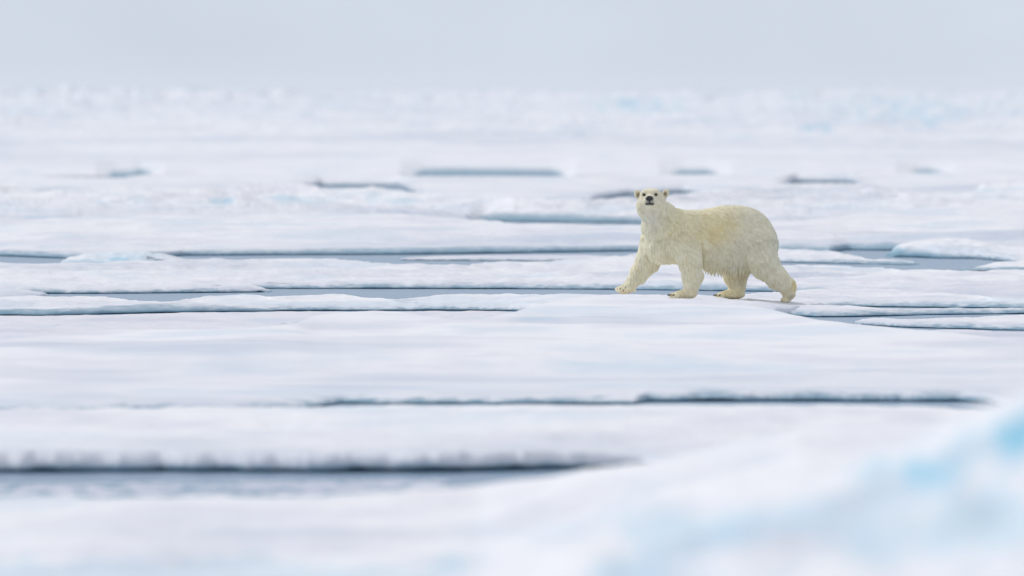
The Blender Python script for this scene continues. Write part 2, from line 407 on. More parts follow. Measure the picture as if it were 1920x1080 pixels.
floe("ice_floe", "long crusted floe with a steel-blue waterline directly behind the bear's legs",
     back=[(-620, 522), (300, 520), (480, 519), (520, 524), (560, 526.5), (600, 526), (630, 522), (660, 516.5), (720, 512), (760, 509.5), (800, 512), (860, 516.5), (900, 522), (960, 521.5), (1050, 519), (1150, 517), (1300, 518), (1470, 520), (1580, 518), (1640, 515), (1710, 511), (1800, 512), (1920, 509), (2540, 505)],
     front=[(-620, 556), (400, 548), (480, 541.5), (700, 541.5), (960, 542), (1150, 543), (1380, 546), (1450, 547), (1520, 550), (1600, 552), (2540, 552)],
     H=[(-620, .1), (600, .1), (760, .13), (900, .11), (1500, .1), (1700, .13), (2540, .15)], Hf=[(-620, .07), (600, .07), (760, .1), (900, .08), (2540, .08)], roll=0.9, undercut=0.10, wet=[(-620, .04), (600, .045), (760, .05), (1000, .05), (1300, .06), (1500, .045), (1700, .02), (2540, .02)], amp=0.028, wl_=3, dx=2.0, rows=70, ragged=0.011, seed=43)
floe("ice_floe", "white floe with small pits behind the crusted floe, bordering the deep teal lead",
     back=[(-620, 493), (0, 492), (120, 494), (250, 491), (350, 489.5), (450, 487), (540, 485), (620, 485), (660, 488), (700, 493), (760, 497), (850, 499.5), (875, 498), (900, 492), (940, 488.5), (1000, 489), (1080, 487), (1160, 484), (1190, 482), (1300, 490), (1440, 498), (1465, 497), (1510, 495.5), (1560, 497), (1610, 501), (1650, 500), (1690, 505), (1740, 504), (1800, 508), (1860, 506), (1920, 505), (2540, 500)],
     front=[(-620, 535), (2540, 535)], H=[(-620, .16), (700, .15), (1500, .14), (2540, .16)], Hf=0.09, wet=0.02, roll=3.0, amp=0.042, wl_=3.5, dx=2.0, rows=80, ragged=0.010, seed=47,
     blue=[(600, 520, 40, 3, .15)])
floe("ice_hummock", "low bluish snow lump at the left end of the deep teal lead",
     back=[(60, 494), (110, 492), (130, 484), (160, 477.5), (200, 472), (240, 469), (270, 471), (287, 476), (303, 475), (320, 480), (350, 488), (375, 492), (420, 493)],
     front=None, D=296.0, Df=289.0, Hf=0.07, roll=4.0, amp=0.03, wl_=1.6, ragged=0.014, dx=2.0, rows=60, seed=53, x0=60, x1=420, clip=(115, 380), cat="ice hummock", group="hummocks of ice",
     blue=[(228, 488, 24, 5, .55), (260, 486, 70, 6, .22), (170, 490, 60, 5, .25), (240, 478, 90, 10, .12)])
floe("ice_floe", "thin slush tongue lying in the deep teal lead left of the bear",
     back=[(690, 487), (735, 486), (765, 482.5), (820, 480), (900, 478.5), (1000, 477), (1100, 478), (1160, 481), (1230, 481)],
     front=[(690, 488), (735, 488), (800, 488.5), (900, 489), (1000, 489.5), (1160, 490), (1230, 490)], H=0.03, Hf=0.025, wet=0.012, roll=0.8, undercut=0.2, amp=0.004, wl_=3, dx=2.5, rows=30, ragged=0.003, seed=59, mat=SNOW_GREY, clip=(738, 1200), x0=690, x1=1230)
floe("ice_floe", "small jagged floe right of the bear's rump, in the blue-grey water",
     back=[(1080, 486), (1120, 485), (1160, 481), (1200, 475), (1300, 470), (1400, 468), (1460, 466.5), (1500, 467), (1550, 470), (1575, 474), (1600, 479), (1640, 485.5), (1680, 488), (1720, 491), (1760, 492)],
     front=[(1080, 494), (1120, 494), (1300, 493), (1460, 492), (1560, 494), (1700, 497), (1760, 498)], H=[(1100, .06), (1300, .14), (1500, .15), (1640, .08), (1720, .05)], Hf=[(1100, .04), (1300, .1), (1560, .09), (1700, .035)],
     roll=0.9, undercut=0.2, wet=[(1100, .03), (1560, .05), (1720, .06)], amp=0.02, wl_=2, dx=2.0, rows=50, ragged=0.014, seed=61, clip=(1120, 1725), x0=1080, x1=1760)
floe("ice_hummock", "rounded hummock with a shadowed blue underside above the blue-grey water right of the bear",
     back=[(1640, 474), (1662, 471), (1672, 467), (1682, 460), (1700, 453), (1740, 448.5), (1770, 446.5), (1820, 449), (1850, 455), (1870, 462), (1920, 465), (2100, 470), (2540, 480)],
     front=[(1640, 482), (1662, 482), (1700, 482), (1760, 484.5), (1830, 485), (1870, 489), (1920, 496), (2540, 500)], D=311.0,
     Hf=[(1640, .05), (1700, .16), (1850, .13), (1920, .08), (2540, .07)], roll=0.9, undercut=0.3, wet=[(1640, .12), (1740, .10), (1800, .06), (1900, .04)], amp=0.03, wl_=2.5, dx=2.0, rows=60, ragged=0.014, seed=67, clip=(1664, None), x0=1640,
     cat="ice hummock", group="hummocks of ice", blue=[(1680, 474, 22, 13, .5), (1725, 480, 40, 6, .45)])
floe("ice_floe", "low broken slab at the right edge below the rounded hummock",
     back=[(1760, 508), (1800, 506), (1835, 499), (1855, 493), (1875, 489.5), (1920, 488), (2540, 480)],
     front=[(1760, 510), (1800, 509), (1920, 508), (2540, 508)], D=289.0, Hf=0.05, roll=1.0, wet=0.04, amp=0.015, wl_=2, dx=2.0, rows=40, ragged=0.014, seed=71, clip=(1792, None), x0=1760)
floe("ice_floe", "wide white floe with a teal edge behind the bear's head and back",
     back=[(-620, 403), (0, 411), (80, 412), (140, 408), (200, 404), (300, 401), (500, 401), (700, 400), (800, 404), (900, 411), (960, 418), (1100, 421), (1200, 422), (1420, 417), (1500, 412), (1600, 401), (1710, 391), (1920, 376), (2540, 350)],
     front=[(-620, 482), (0, 480), (130, 485), (250, 486), (305, 482), (345, 479.5), (450, 479), (600, 478), (750, 477.5), (960, 475), (1165, 471.5), (1400, 470), (1560, 473), (1590, 469), (1700, 470), (1850, 476), (2540, 480)],
     H=[(-620, .3), (800, .3), (1200, .24), (1500, .3), (1920, .5), (2540, .6)], Hf=[(-620, .1), (2540, .11)], roll=0.9, undercut=[(-620, .08), (400, .15), (2540, .2)], wet=[(-620, .05), (330, .08), (600, .085), (1000, .10), (1165, .11), (1700, .10), (1900, .05)], amp=0.10, rough=0.5, wl_=8, dx=3.0, rows=90, seed=73,
     blue=[(150, 443, 60, 4, .12), (1030, 468, 60, 5, .15)])
floe("ice_floe", "lumpy blurred floe with faint blue patches, behind the wide white floe",
     back=[(-620, 335), (0, 337), (40, 342), (80, 346), (140, 349), (250, 354), (300, 353), (390, 351), (420, 346), (450, 346), (490, 341), (545, 342), (610, 352), (670, 354), (710, 356), (800, 363), (960, 371), (1100, 371), (1190, 368), (1300, 361), (1380, 355), (1440, 350), (1490, 346), (1600, 346), (1650, 353), (1700, 360), (1840, 358), (2540, 352)],
     front=[(-620, 432), (0, 428), (700, 425), (880, 421), (905, 415), (1000, 416), (1190, 417.5), (1300, 425), (2540, 430)],
     H=0.5, Hf=.18, roll=4, undercut=[(-620, .1), (900, .3), (1200, .3), (1300, .1)], wet=[(-620, .05), (880, .06), (910, .13), (1200, .1), (1300, .05)], amp=0.11, wl_=6, dx=3, rows=90, ragged=0.02, seed=79,
     blue=[(415, 376, 26, 6, .55), (262, 371, 20, 4, .2), (190, 376, 16, 4, .15), (535, 372, 24, 5, .25), (570, 380, 50, 5, .18), (755, 377, 40, 6, .3), (70, 407, 40, 4, .3), (700, 372, 14, 8, .2), (1600, 380, 300, 8, .05)])
floe("ice_hummock", "small blurred lump with a blue foot at the far right edge",
     back=[(1790, 362), (1830, 357), (1845, 347), (1870, 341), (1900, 337), (1920, 335), (2100, 330), (2540, 326)],
     front=None, D=458.0, Df=448.0, Hf=0.25, roll=2.0, amp=0.06, wl_=3, dx=3, rows=50, ragged=0.02, seed=83, clip=(1828, None), x0=1790, cat="ice hummock", group="hummocks of ice", blue=[(1850, 358, 30, 4, .6), (1900, 352, 20, 4, .2)])
floe("ice_floe", "flat distant floe broken by short dark slits, beyond the lumpy floe",
     back=[(-620, 326), (0, 330), (190, 334), (230, 333), (260, 329), (290, 326), (500, 326), (750, 331), (1080, 331), (1250, 328), (1360, 327), (1500, 325), (1690, 324.5), (1780, 323), (2540, 322)],
     front=[(-620, 372), (540, 366), (600, 348.5), (745, 348.5), (800, 375), (1110, 380), (1180, 366.5), (1285, 361), (1340, 372), (1455, 372), (1490, 342), (1598, 342), (1650, 372), (2540, 375)],
     H=0.28, Hf=.2, roll=4, undercut=.15, wet=.07, amp=0.03, wl_=10, dx=3, rows=60, seed=89, group="snow-covered ice floes of the pack")

# ---------------------------------------------------------------- the pack ice out to the horizon
def far_pack():
    cols = np.concatenate([np.arange(-7000, -640, 40.0), np.arange(-640, 2561, 4.0), np.arange(2600, 9000, 40.0)])
    Df = np.full_like(cols, 575.0)
    t = np.linspace(0, 1, 340)[:, None]
    D = 1.0 / ((1 / 680.0) * (1 - t) + (1 / 14000.0) * t) + 0 * cols[None, :]
    lead = np.array([0, 0.1, 0.5, 1.2, 2.5, 6.0])[:, None] + Df[None, :]
    D = np.concatenate([lead, D], 0)
    X = (cols - 960)[None, :] / F * D
    lumps = fbm(X / 4.0 + 31, D / 16.0 + 7, 5, 0.6)
    ridge = 1 - np.abs(fbm(X / 40.0 + 3, D / 260.0 + 11, 3, 0.5))
    far = smooth01((D - 900) / 1800.0)
    vfar = smooth01((D - 2200) / 1500.0)
    Z = 0.25 + (0.05 + 0.26 * smooth01((D - 700) / 900)) * lumps + (0.15 + 0.85 * far) * np.clip(ridge - 0.55, 0, 1) * (0.35 + 0.9 * np.abs(lumps)) \
        + vfar * np.clip(fbm(X / 90.0, D / 900.0 + 5, 3), 0, 1) * (2.2 + 0.8 * lumps) + vfar * 0.8 * np.abs(fbm(X / 14.0 + 9, D / 200.0, 3))
    Z[:6] = np.array([-0.4, 0.03, 0.12, 0.2, 0.25, 0.27])[:, None] + 0.02 * lumps[:6]
    # short open leads in the nearest part
    for xa, xb, rw in ((180, 250, 322.5), (215, 310, 327), (750, 1080, 330.2), (1235, 1370, 321.5), (1680, 1790, 320)):
        Dfar = F * CAM_H / (rw - ROW0) + 4 * fbm(cols / 40, cols * 0 + xa, 2)
        m_ = np.clip(np.minimum((cols - xa) / 45, (xb - cols) / 45), 0, 1)[None, :] * smooth01((Dfar[None, :] - D) / 1.5)
        Z = Z - m_ * 0.36
    X = (cols - 960)[None, :] / F * D
    row = ROW0 + (CAM_H - Z) * F / D
    B = np.zeros_like(Z)
    for (bx, by, rx, ry, s) in [(1180, 192, 60, 10, .7), (1235, 203, 45, 8, .45), (1270, 195, 20, 6, .3), (1530, 244, 24, 7, .75), (1700, 205, 90, 12, .5), (1730, 228, 45, 9, .6), (1775, 205, 22, 12, .45),
                                (1805, 208, 16, 14, .45), (1500, 176, 26, 7, .3), (1490, 186, 60, 6, .2), (1065, 243, 26, 6, .25), (1360, 225, 50, 8, .15), (1600, 225, 60, 6, .2), (1660, 180, 14, 8, .2), (1860, 195, 20, 10, .25), (1915, 212, 24, 8, .3), (1370, 255, 50, 6, .12),
                                (352, 158, 26, 8, .25), (50, 206, 50, 7, .22), (130, 210, 50, 6, .15), (590, 215, 30, 6, .12), (780, 232, 40, 4, .2), (620, 299, 40, 4, .2), (1690, 190, 80, 9, .4), (220, 270, 160, 5, .06)]:
        d = np.sqrt(((cols[None, :] - bx) / rx) ** 2 + ((row - by) / ry) ** 2)
        pn = fbm(cols[None, :] / 16.0 + bx, row / 5.0 + by, 3)
        B = np.maximum(B, 0.75 * s * smooth01(0.55 + 0.9 * pn) * smooth01((1.3 + 0.8 * lumps - d) / 0.8))
    B = np.maximum(B, 0.16 * np.clip(lumps, 0, 1) * far)
    co = np.stack([X, D, Z], -1).reshape(-1, 3)
    r_, c_ = Z.shape
    idx = np.arange(r_ * c_).reshape(r_, c_)
    q = np.stack([idx[:-1, :-1], idx[:-1, 1:], idx[1:, 1:], idx[1:, :-1]], -1).reshape(-1, 4)
    me = mesh_from("ice_field", co, q, PACK, attrs={"blue": B.ravel(), "wet": np.full(B.size, 0.08), "shade_streaks": np.clip(0.38 * fbm(X / 14 + 60, D / 60, 4) + 0.02, 0, 0.4).ravel()})
    tag(link("ice_field", me), "endless jumbled pack ice with pale blue ridges out to the horizon", kind="structure")
far_pack()

# ---------------------------------------------------------------- the polar bear
# Laid out in units P of 1.745 mm: x to the right, y away from the camera, z measured downward as in a side elevation (turned up below)
P = 0.00725 / 4.155
BX, BZ = (830 / 4.155 + 1120 - 960) * 0.00725, CAM_H - (945 / 4.155 + 330 - ROW0) * 0.00725
def loc(x, y, z):
    return ((x - 830.0) * P, y * P, (945.0 - z) * P)

bear = link("polar_bear", None)
bear.location = (BX, BEAR_D, BZ - 0.008)
tag(bear, "cream-white polar bear striding left across the ice, head turned to the camera", "polar bear")

def body_sdf():
    h = 5.0
    lo = np.array([90, -520, 60.0]); hi = np.array([1590, 400, 1010.0])
    gx = np.arange(lo[0], hi[0], h); gy = np.arange(lo[1], hi[1], h); gz = np.arange(lo[2], hi[2], h)
    V = np.full((len(gx), len(gy), len(gz)), 400.0, np.float32)
    def sub(mn, mx):
        i = [slice(max(0, int((mn[k] - lo[k]) / h)), int((mx[k] - lo[k]) / h) + 2) for k in range(3)]
        x, y, z = np.meshgrid(gx[i[0]], gy[i[1]], gz[i[2]], indexing='ij')
        return tuple(i), x, y, z
    def smin(a, b, k):
        hh = np.maximum(k - np.abs(a - b), 0) / k
        return np.minimum(a, b) - hh * hh * k * 0.25
    def ell(c, r, k=40, rot=0.0, cut=False, yaw=0.0):
        c = np.array(c, float); r = np.array(r, float); R_ = r.max() + k + 25
        i, x, y, z = sub(c - R_, c + R_)
        x = x - c[0]; y = y - c[1]; z = z - c[2]
        if yaw:
            ca, sa = math.cos(yaw), math.sin(yaw); x, y = x * ca + y * sa, -x * sa + y * ca
        if rot:
            ca, sa = math.cos(rot), math.sin(rot); x, z = x * ca + z * sa, -x * sa + z * ca
        k0 = np.sqrt((x / r[0]) ** 2 + (y / r[1]) ** 2 + (z / r[2]) ** 2) + 1e-6
        k1 = np.sqrt((x / r[0] ** 2) ** 2 + (y / r[1] ** 2) ** 2 + (z / r[2] ** 2) ** 2) + 1e-6
        d = k0 * (k0 - 1) / k1
        if cut:
            V[i] = -smin(-V[i], d, k)
        else:
            V[i] = smin(V[i], d, k)
    def cone(a, b, ra, rb, k=35, cut=False):
        a = np.array(a, float); b = np.array(b, float); R_ = max(ra, rb) + k + 25
        i, x, y, z = sub(np.minimum(a, b) - R_, np.maximum(a, b) + R_)
        ab = b - a; L = (ab ** 2).sum()
        t = np.clip(((x - a[0]) * ab[0] + (y - a[1]) * ab[1] + (z - a[2]) * ab[2]) / L, 0, 1)
        d = np.sqrt((x - a[0] - t * ab[0]) ** 2 + (y - a[1] - t * ab[1]) ** 2 + (z - a[2] - t * ab[2]) ** 2) - (ra + (rb - ra) * t)
        V[i] = smin(V[i], d, k)
    YW = R(20)
    # trunk
    ell((1158, 105, 486), (222, 188, 232), 60, yaw=YW)
    ell((1015, 45, 480), (275, 205, 248), 80, yaw=YW)
    ell((820, -30, 482), (225, 195, 212), 70, yaw=YW)
    ell((690, -85, 475), (185, 175, 192), 70, yaw=YW)
    ell((515, -120, 540), (140, 130, 130), 80, yaw=YW)
    cone((1285, 130, 510), (1325, 150, 600), 105, 72, 60)          # buttock, towards the tucked tail
    # neck
    cone((650, -100, 445), (515, -150, 362), 164, 138, 60)
    cone((512, -140, 358), (440, -185, 240), 140, 99, 45)
    ell((455, -170, 400), (98, 100, 90), 60)
    # head
    ell((422, -245, 200), (104, 115, 92), 40)
    ell((417, -225, 262), (92, 70, 74), 50)
    ell((345, -255, 235), (38, 60, 52), 30); ell((492, -250, 235), (42, 60, 56), 30)     # cheeks
    cone((410, -300, 188), (403, -405, 184), 60, 37, 28)           # muzzle
    cone((406, -310, 222), (403, -402, 214), 34, 24, 16)           # lower jaw
    ell((384, -400, 193), (20, 26, 20), 12); ell((424, -400, 193), (20, 26, 20), 12)     # lip pads
    ell((365, -318, 126), (20, 18, 10), 18); ell((448, -318, 124), (20, 18, 10), 18)     # brows
    ell((410, -260, 130), (70, 80, 32), 40)
    for ex, ez, rt in ((313, 138, -0.35), (529, 130, 0.35)):       # ears
        ell((ex, -225, ez), (25, 15, 36), 10, rot=rt)
        ell((ex + (3 if ex < 400 else -3), -243, ez + 2), (15, 14, 23), 4, rot=rt, cut=True)
    cone((352, -250, 262), (400, -262, 300), 10, 8, 26, cut=True); cone((470, -250, 262), (425, -262, 302), 10, 8, 26, cut=True)   # under the jaw
    # right foreleg, reaching forward
    cone((450, -10, 500), (402, -15, 635), 110, 86, 55)
    cone((402, -15, 635), (326, -35, 745), 84, 60, 30)
    cone((326, -35, 745), (258, -60, 838), 59, 39, 22)
    cone((258, -62, 852), (196, -90, 880), 38, 27, 18)
    ell((228, -82, 880), (66, 48, 24), 14, rot=-0.06)
    for tx, ty, tz in ((168, -78, 880), (178, -110, 884), (198, -126, 888), (225, -130, 888), (163, -48, 878)):
        ell((tx, ty, tz), (22, 20, 18), 10)
    # left foreleg, standing
    cone((680, -190, 480), (722, -208, 640), 116, 92, 45)
    cone((722, -205, 640), (737, -205, 760), 88, 68, 35)
    cone((738, -205, 760), (726, -210, 880), 72, 50, 30)
    cone((726, -210, 900), (620, -225, 915), 40, 24, 20)
    ell((690, -215, 917), (78, 50, 24), 16)
    for tx, ty in ((582, -205), (580, -232), (594, -258), (614, -274), (590, -182)):
        ell((tx, ty, 922), (25, 16, 18), 9)
    # right hind leg, under the belly
    cone((1130, 190, 580), (1080, 190, 770), 130, 80, 60)
    cone((1080, 190, 770), (1092, 190, 880), 78, 58, 30)
    cone((1092, 190, 905), (975, 172, 924), 46, 25, 20)
    ell((1050, 182, 926), (100, 52, 24), 16)
    for tx, ty in ((945, 185), (942, 160), (955, 138), (975, 122), (955, 205)):
        ell((tx, ty, 930), (25, 16, 17), 9)
    # left hind leg, trailing
    cone((1240, -5, 555), (1295, -45, 668), 155, 106, 45)
    cone((1295, -42, 668), (1400, -45, 784), 102, 72, 40)
    cone((1395, -45, 790), (1470, -45, 855), 76, 62, 30)
    cone((1472, -45, 850), (1494, -45, 910), 60, 46, 25)
    cone((1494, -45, 910), (1474, -48, 952), 42, 31, 18)
    for tx, ty in ((1448, -30), (1446, -52), (1453, -74), (1466, -88), (1456, -12)):
        ell((tx, ty, 963), (20, 14, 15), 9)
    ell((1370, 170, 520), (34, 30, 46), 30)                        # tail
    # folds of the loose skin
    X3, Z3 = np.meshgrid(gx, gz, indexing='ij')
    front = (smooth01((20 - gy) / 60))[None, :, None]
    for pts_, dep, w_ in ((((365, 440), (425, 478), (480, 488), (545, 462), (605, 415)), 9, 20), (((482, 500), (505, 560), (545, 620)), 11, 12),
                          (((806, 520), (812, 620), (818, 720)), 17, 15), (((603, 235), (590, 320), (560, 400)), 6, 18),
                          (((470, 305), (505, 260), (528, 190)), 6, 12), (((1150, 610), (1180, 690), (1200, 745)), 10, 18),
                          (((385, 600), (400, 640), (422, 690)), 9, 7), (((310, 690), (350, 745)), 6, 7), (((690, 640), (668, 700)), 5, 12)):
        dd = np.full(X3.shape, 1e9)
        for (ax_, az_), (bx_, bz_) in zip(pts_[:-1], pts_[1:]):
            L2 = (bx_ - ax_) ** 2 + (bz_ - az_) ** 2
            t = np.clip(((X3 - ax_) * (bx_ - ax_) + (Z3 - az_) * (bz_ - az_)) / L2, 0, 1)
            dd = np.minimum(dd, (X3 - ax_ - t * (bx_ - ax_)) ** 2 + (Z3 - az_ - t * (bz_ - az_)) ** 2)
        V += (dep * np.exp(-dd / w_ ** 2))[:, None, :].astype(np.float32) * front.astype(np.float32)
    return V, gx, gy, gz, h, lo

def surface_nets(V, lo, h):
    nx, ny, nz = V.shape
    s = V < 0
    c = [V[a:nx - 1 + a, b:ny - 1 + b, d:nz - 1 + d] for a in (0, 1) for b in (0, 1) for d in (0, 1)]
    sg = sum((k < 0).astype(np.int8) for k in c)
    act = (sg > 0) & (sg < 8)
    I = np.argwhere(act)
    corners = np.array([(a, b, d) for a in (0, 1) for b in (0, 1) for d in (0, 1)])
    vals = np.stack([V[I[:, 0] + o[0], I[:, 1] + o[1], I[:, 2] + o[2]] for o in corners], 1)
    acc = np.zeros((len(I), 3)); cnt = np.zeros(len(I))
    for a in range(8):
        for b in range(a + 1, 8):
            if np.abs(corners[a] - corners[b]).sum() == 1:
                va, vb = vals[:, a], vals[:, b]
                cr = (va < 0) != (vb < 0)
                t = np.where(cr, va / np.where(cr, va - vb, 1), 0)
                p = corners[a] + t[:, None] * (corners[b] - corners[a])
                acc[cr] += p[cr]; cnt[cr] += 1
    pos = (I + acc / cnt[:, None]) * h + lo
    idx = np.full(act.shape, -1, np.int64); idx[act] = np.arange(len(I))
    quads = []
    for ax in range(3):
        sh = [0, 0, 0]; sh[ax] = 1
        a = s[:nx - sh[0], :ny - sh[1], :nz - sh[2]]; b = s[sh[0]:, sh[1]:, sh[2]:]
        E = np.argwhere(a != b)
        o1, o2 = [(1, 2), (2, 0), (0, 1)][ax]
        E = E[(E[:, o1] > 0) & (E[:, o2] > 0)]
        d1 = np.zeros(3, int); d1[o1] = 1
        d2 = np.zeros(3, int); d2[o2] = 1
        ok = np.ones(len(E), bool)
        q = []
        for dd in (0 * d1, d1, d1 + d2, d2):
            J = E - dd
            q.append(idx[J[:, 0], J[:, 1], J[:, 2]])
        q = np.stack(q, 1)
        fl = s[E[:, 0], E[:, 1], E[:, 2]]
        q[~fl] = q[~fl][:, ::-1]
        quads.append(q)
    return pos, np.concatenate(quads)

V, gx, gy, gz, hh_, lo_ = body_sdf()
bp_, bq_ = surface_nets(V, lo_, hh_)
del V
def laplace(pos, q, it, w=None):
    e = np.concatenate([q[:, [0, 1]], q[:, [1, 2]], q[:, [2, 3]], q[:, [3, 0]]]); e = np.concatenate([e, e[:, ::-1]])
    deg = np.bincount(e[:, 0], minlength=len(pos)).astype(float)
    for _ in range(it):
        av = np.stack([np.bincount(e[:, 0], pos[e[:, 1], k], minlength=len(pos)) for k in range(3)], 1) / deg[:, None]
        f = 0.5 if w is None else w
        pos = pos + (av - pos) * f
    return pos
headw = smooth01((560 - bp_[:, 0]) / 40) * smooth01((300 - bp_[:, 2]) / 40)
bp_ = laplace(bp_, bq_, 3, 0.5)

def coat_colour(p):
    x, y, z = p[:, 0], p[:, 1], p[:, 2]
    def blob(cx, cz, rx, rz):
        return np.exp(-((x - cx) / rx) ** 2 - ((z - cz) / rz) ** 2)
    nz = fbm(x / 55, z / 55 + y / 80, 3)
    col = np.tile(np.array([0.91, 0.825, 0.54]), (len(p), 1))
    def mixc(c, w):
        w = np.clip(w, 0, 1)[:, None]
        return col * (1 - w) + np.array(c) * w
    col = mixc((0.93, 0.69, 0.24), 0.78 * blob(900, 400, 190, 125) * (1 + 0.3 * nz))
    col = mixc((0.87, 0.73, 0.36), 0.45 * blob(820, 330, 120, 120))
    col = mixc((0.82, 0.715, 0.36), 0.65 * blob(600, 340, 110, 150))
    col = mixc((0.86, 0.74, 0.43), 0.35 * blob(1330, 400, 80, 90))
    col = mixc((0.80, 0.725, 0.53), 0.55 * blob(1180, 540, 180, 110))
    col = mixc((0.85, 0.80, 0.64), 0.6 * blob(425, 300, 60, 110))
    col = mixc((0.86, 0.80, 0.61), 0.6 * blob(420, 160, 120, 80))
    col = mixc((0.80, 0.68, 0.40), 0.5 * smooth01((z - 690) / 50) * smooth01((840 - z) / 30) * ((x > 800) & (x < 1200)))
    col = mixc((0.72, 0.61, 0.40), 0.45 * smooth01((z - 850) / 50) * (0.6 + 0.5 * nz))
    col = mixc((0.60, 0.58, 0.52), 0.35 * blob(1075, 682, 50, 16))  # grey shading of the flank fold, painted into the coat
    col = mixc((0.92, 0.66, 0.20), 0.8 * blob(1525, 830, 24, 50))
    col = mixc((0.66, 0.38, 0.14), 0.75 * blob(225, 905, 60, 14))
    col = mixc((0.30, 0.28, 0.25), 0.5 * blob(1500, 935, 26, 22) + 0.35 * blob(690, 912, 26, 16))
    # ears' insides, skin round the eyes, dark lips
    ears = np.maximum(np.exp(-((x - 316) / 14) ** 2 - ((z - 141) / 21) ** 2), np.exp(-((x - 526) / 14) ** 2 - ((z - 134) / 21) ** 2)) * (y < -225) * (y > -270)
    col = mixc((0.20, 0.15, 0.11), 0.95 * ears)
    ring = np.maximum(np.exp(-((x - 363) / 17) ** 2 - ((z - 140) / 13) ** 2), np.exp(-((x - 452) / 17) ** 2 - ((z - 138) / 13) ** 2)) * (y < -280)
    col = mixc((0.20, 0.17, 0.14), 0.6 * ring)
    muz = np.exp(-((x - 403) / 36) ** 4 - ((z - 190) / 30) ** 4) * smooth01((-375 - y) / 25)
    col = mixc((0.22, 0.21, 0.21), 0.75 * muz)
    lip = np.exp(-((x - 404) / 38) ** 4 - ((z - 209 ) / 6) ** 2) * smooth01((-345 - y) / 20)
    col = mixc((0.03, 0.03, 0.035), 0.95 * lip)
    return col

def fur_material(name, skin=False):
    m, n, l, b = new_mat(name)
    at = n.new("ShaderNodeAttribute"); at.attribute_name = "coat"
    l.new(at.outputs["Color"], b.inputs["Base Color"])
    b.inputs["Roughness"].default_value = 0.6
    b.inputs["Specular IOR Level"].default_value = 0.1
    if not skin:
        tr = n.new("ShaderNodeBsdfTranslucent"); ms = n.new("ShaderNodeMixShader"); ms.inputs[0].default_value = 0.25
        l.new(at.outputs["Color"], tr.inputs[0]); l.new(b.outputs[0], ms.inputs[1]); l.new(tr.outputs[0], ms.inputs[2])
        l.new(ms.outputs[0], n["Material Output"].inputs[0])
    return m
HIDE = fur_material("bear_hide", True)
FURM = fur_material("bear_fur")

bcol = coat_colour(bp_)
bcol_rgba = np.concatenate([bcol * 0.95, np.ones((len(bcol), 1))], 1)
bco = np.stack([(bp_[:, 0] - 830) * P, bp_[:, 1] * P, (945 - bp_[:, 2]) * P], 1)
bme = mesh_from("body", bco, bq_[:, ::-1], HIDE, attrs={"coat": bcol_rgba})
body = link("body", bme, bear)

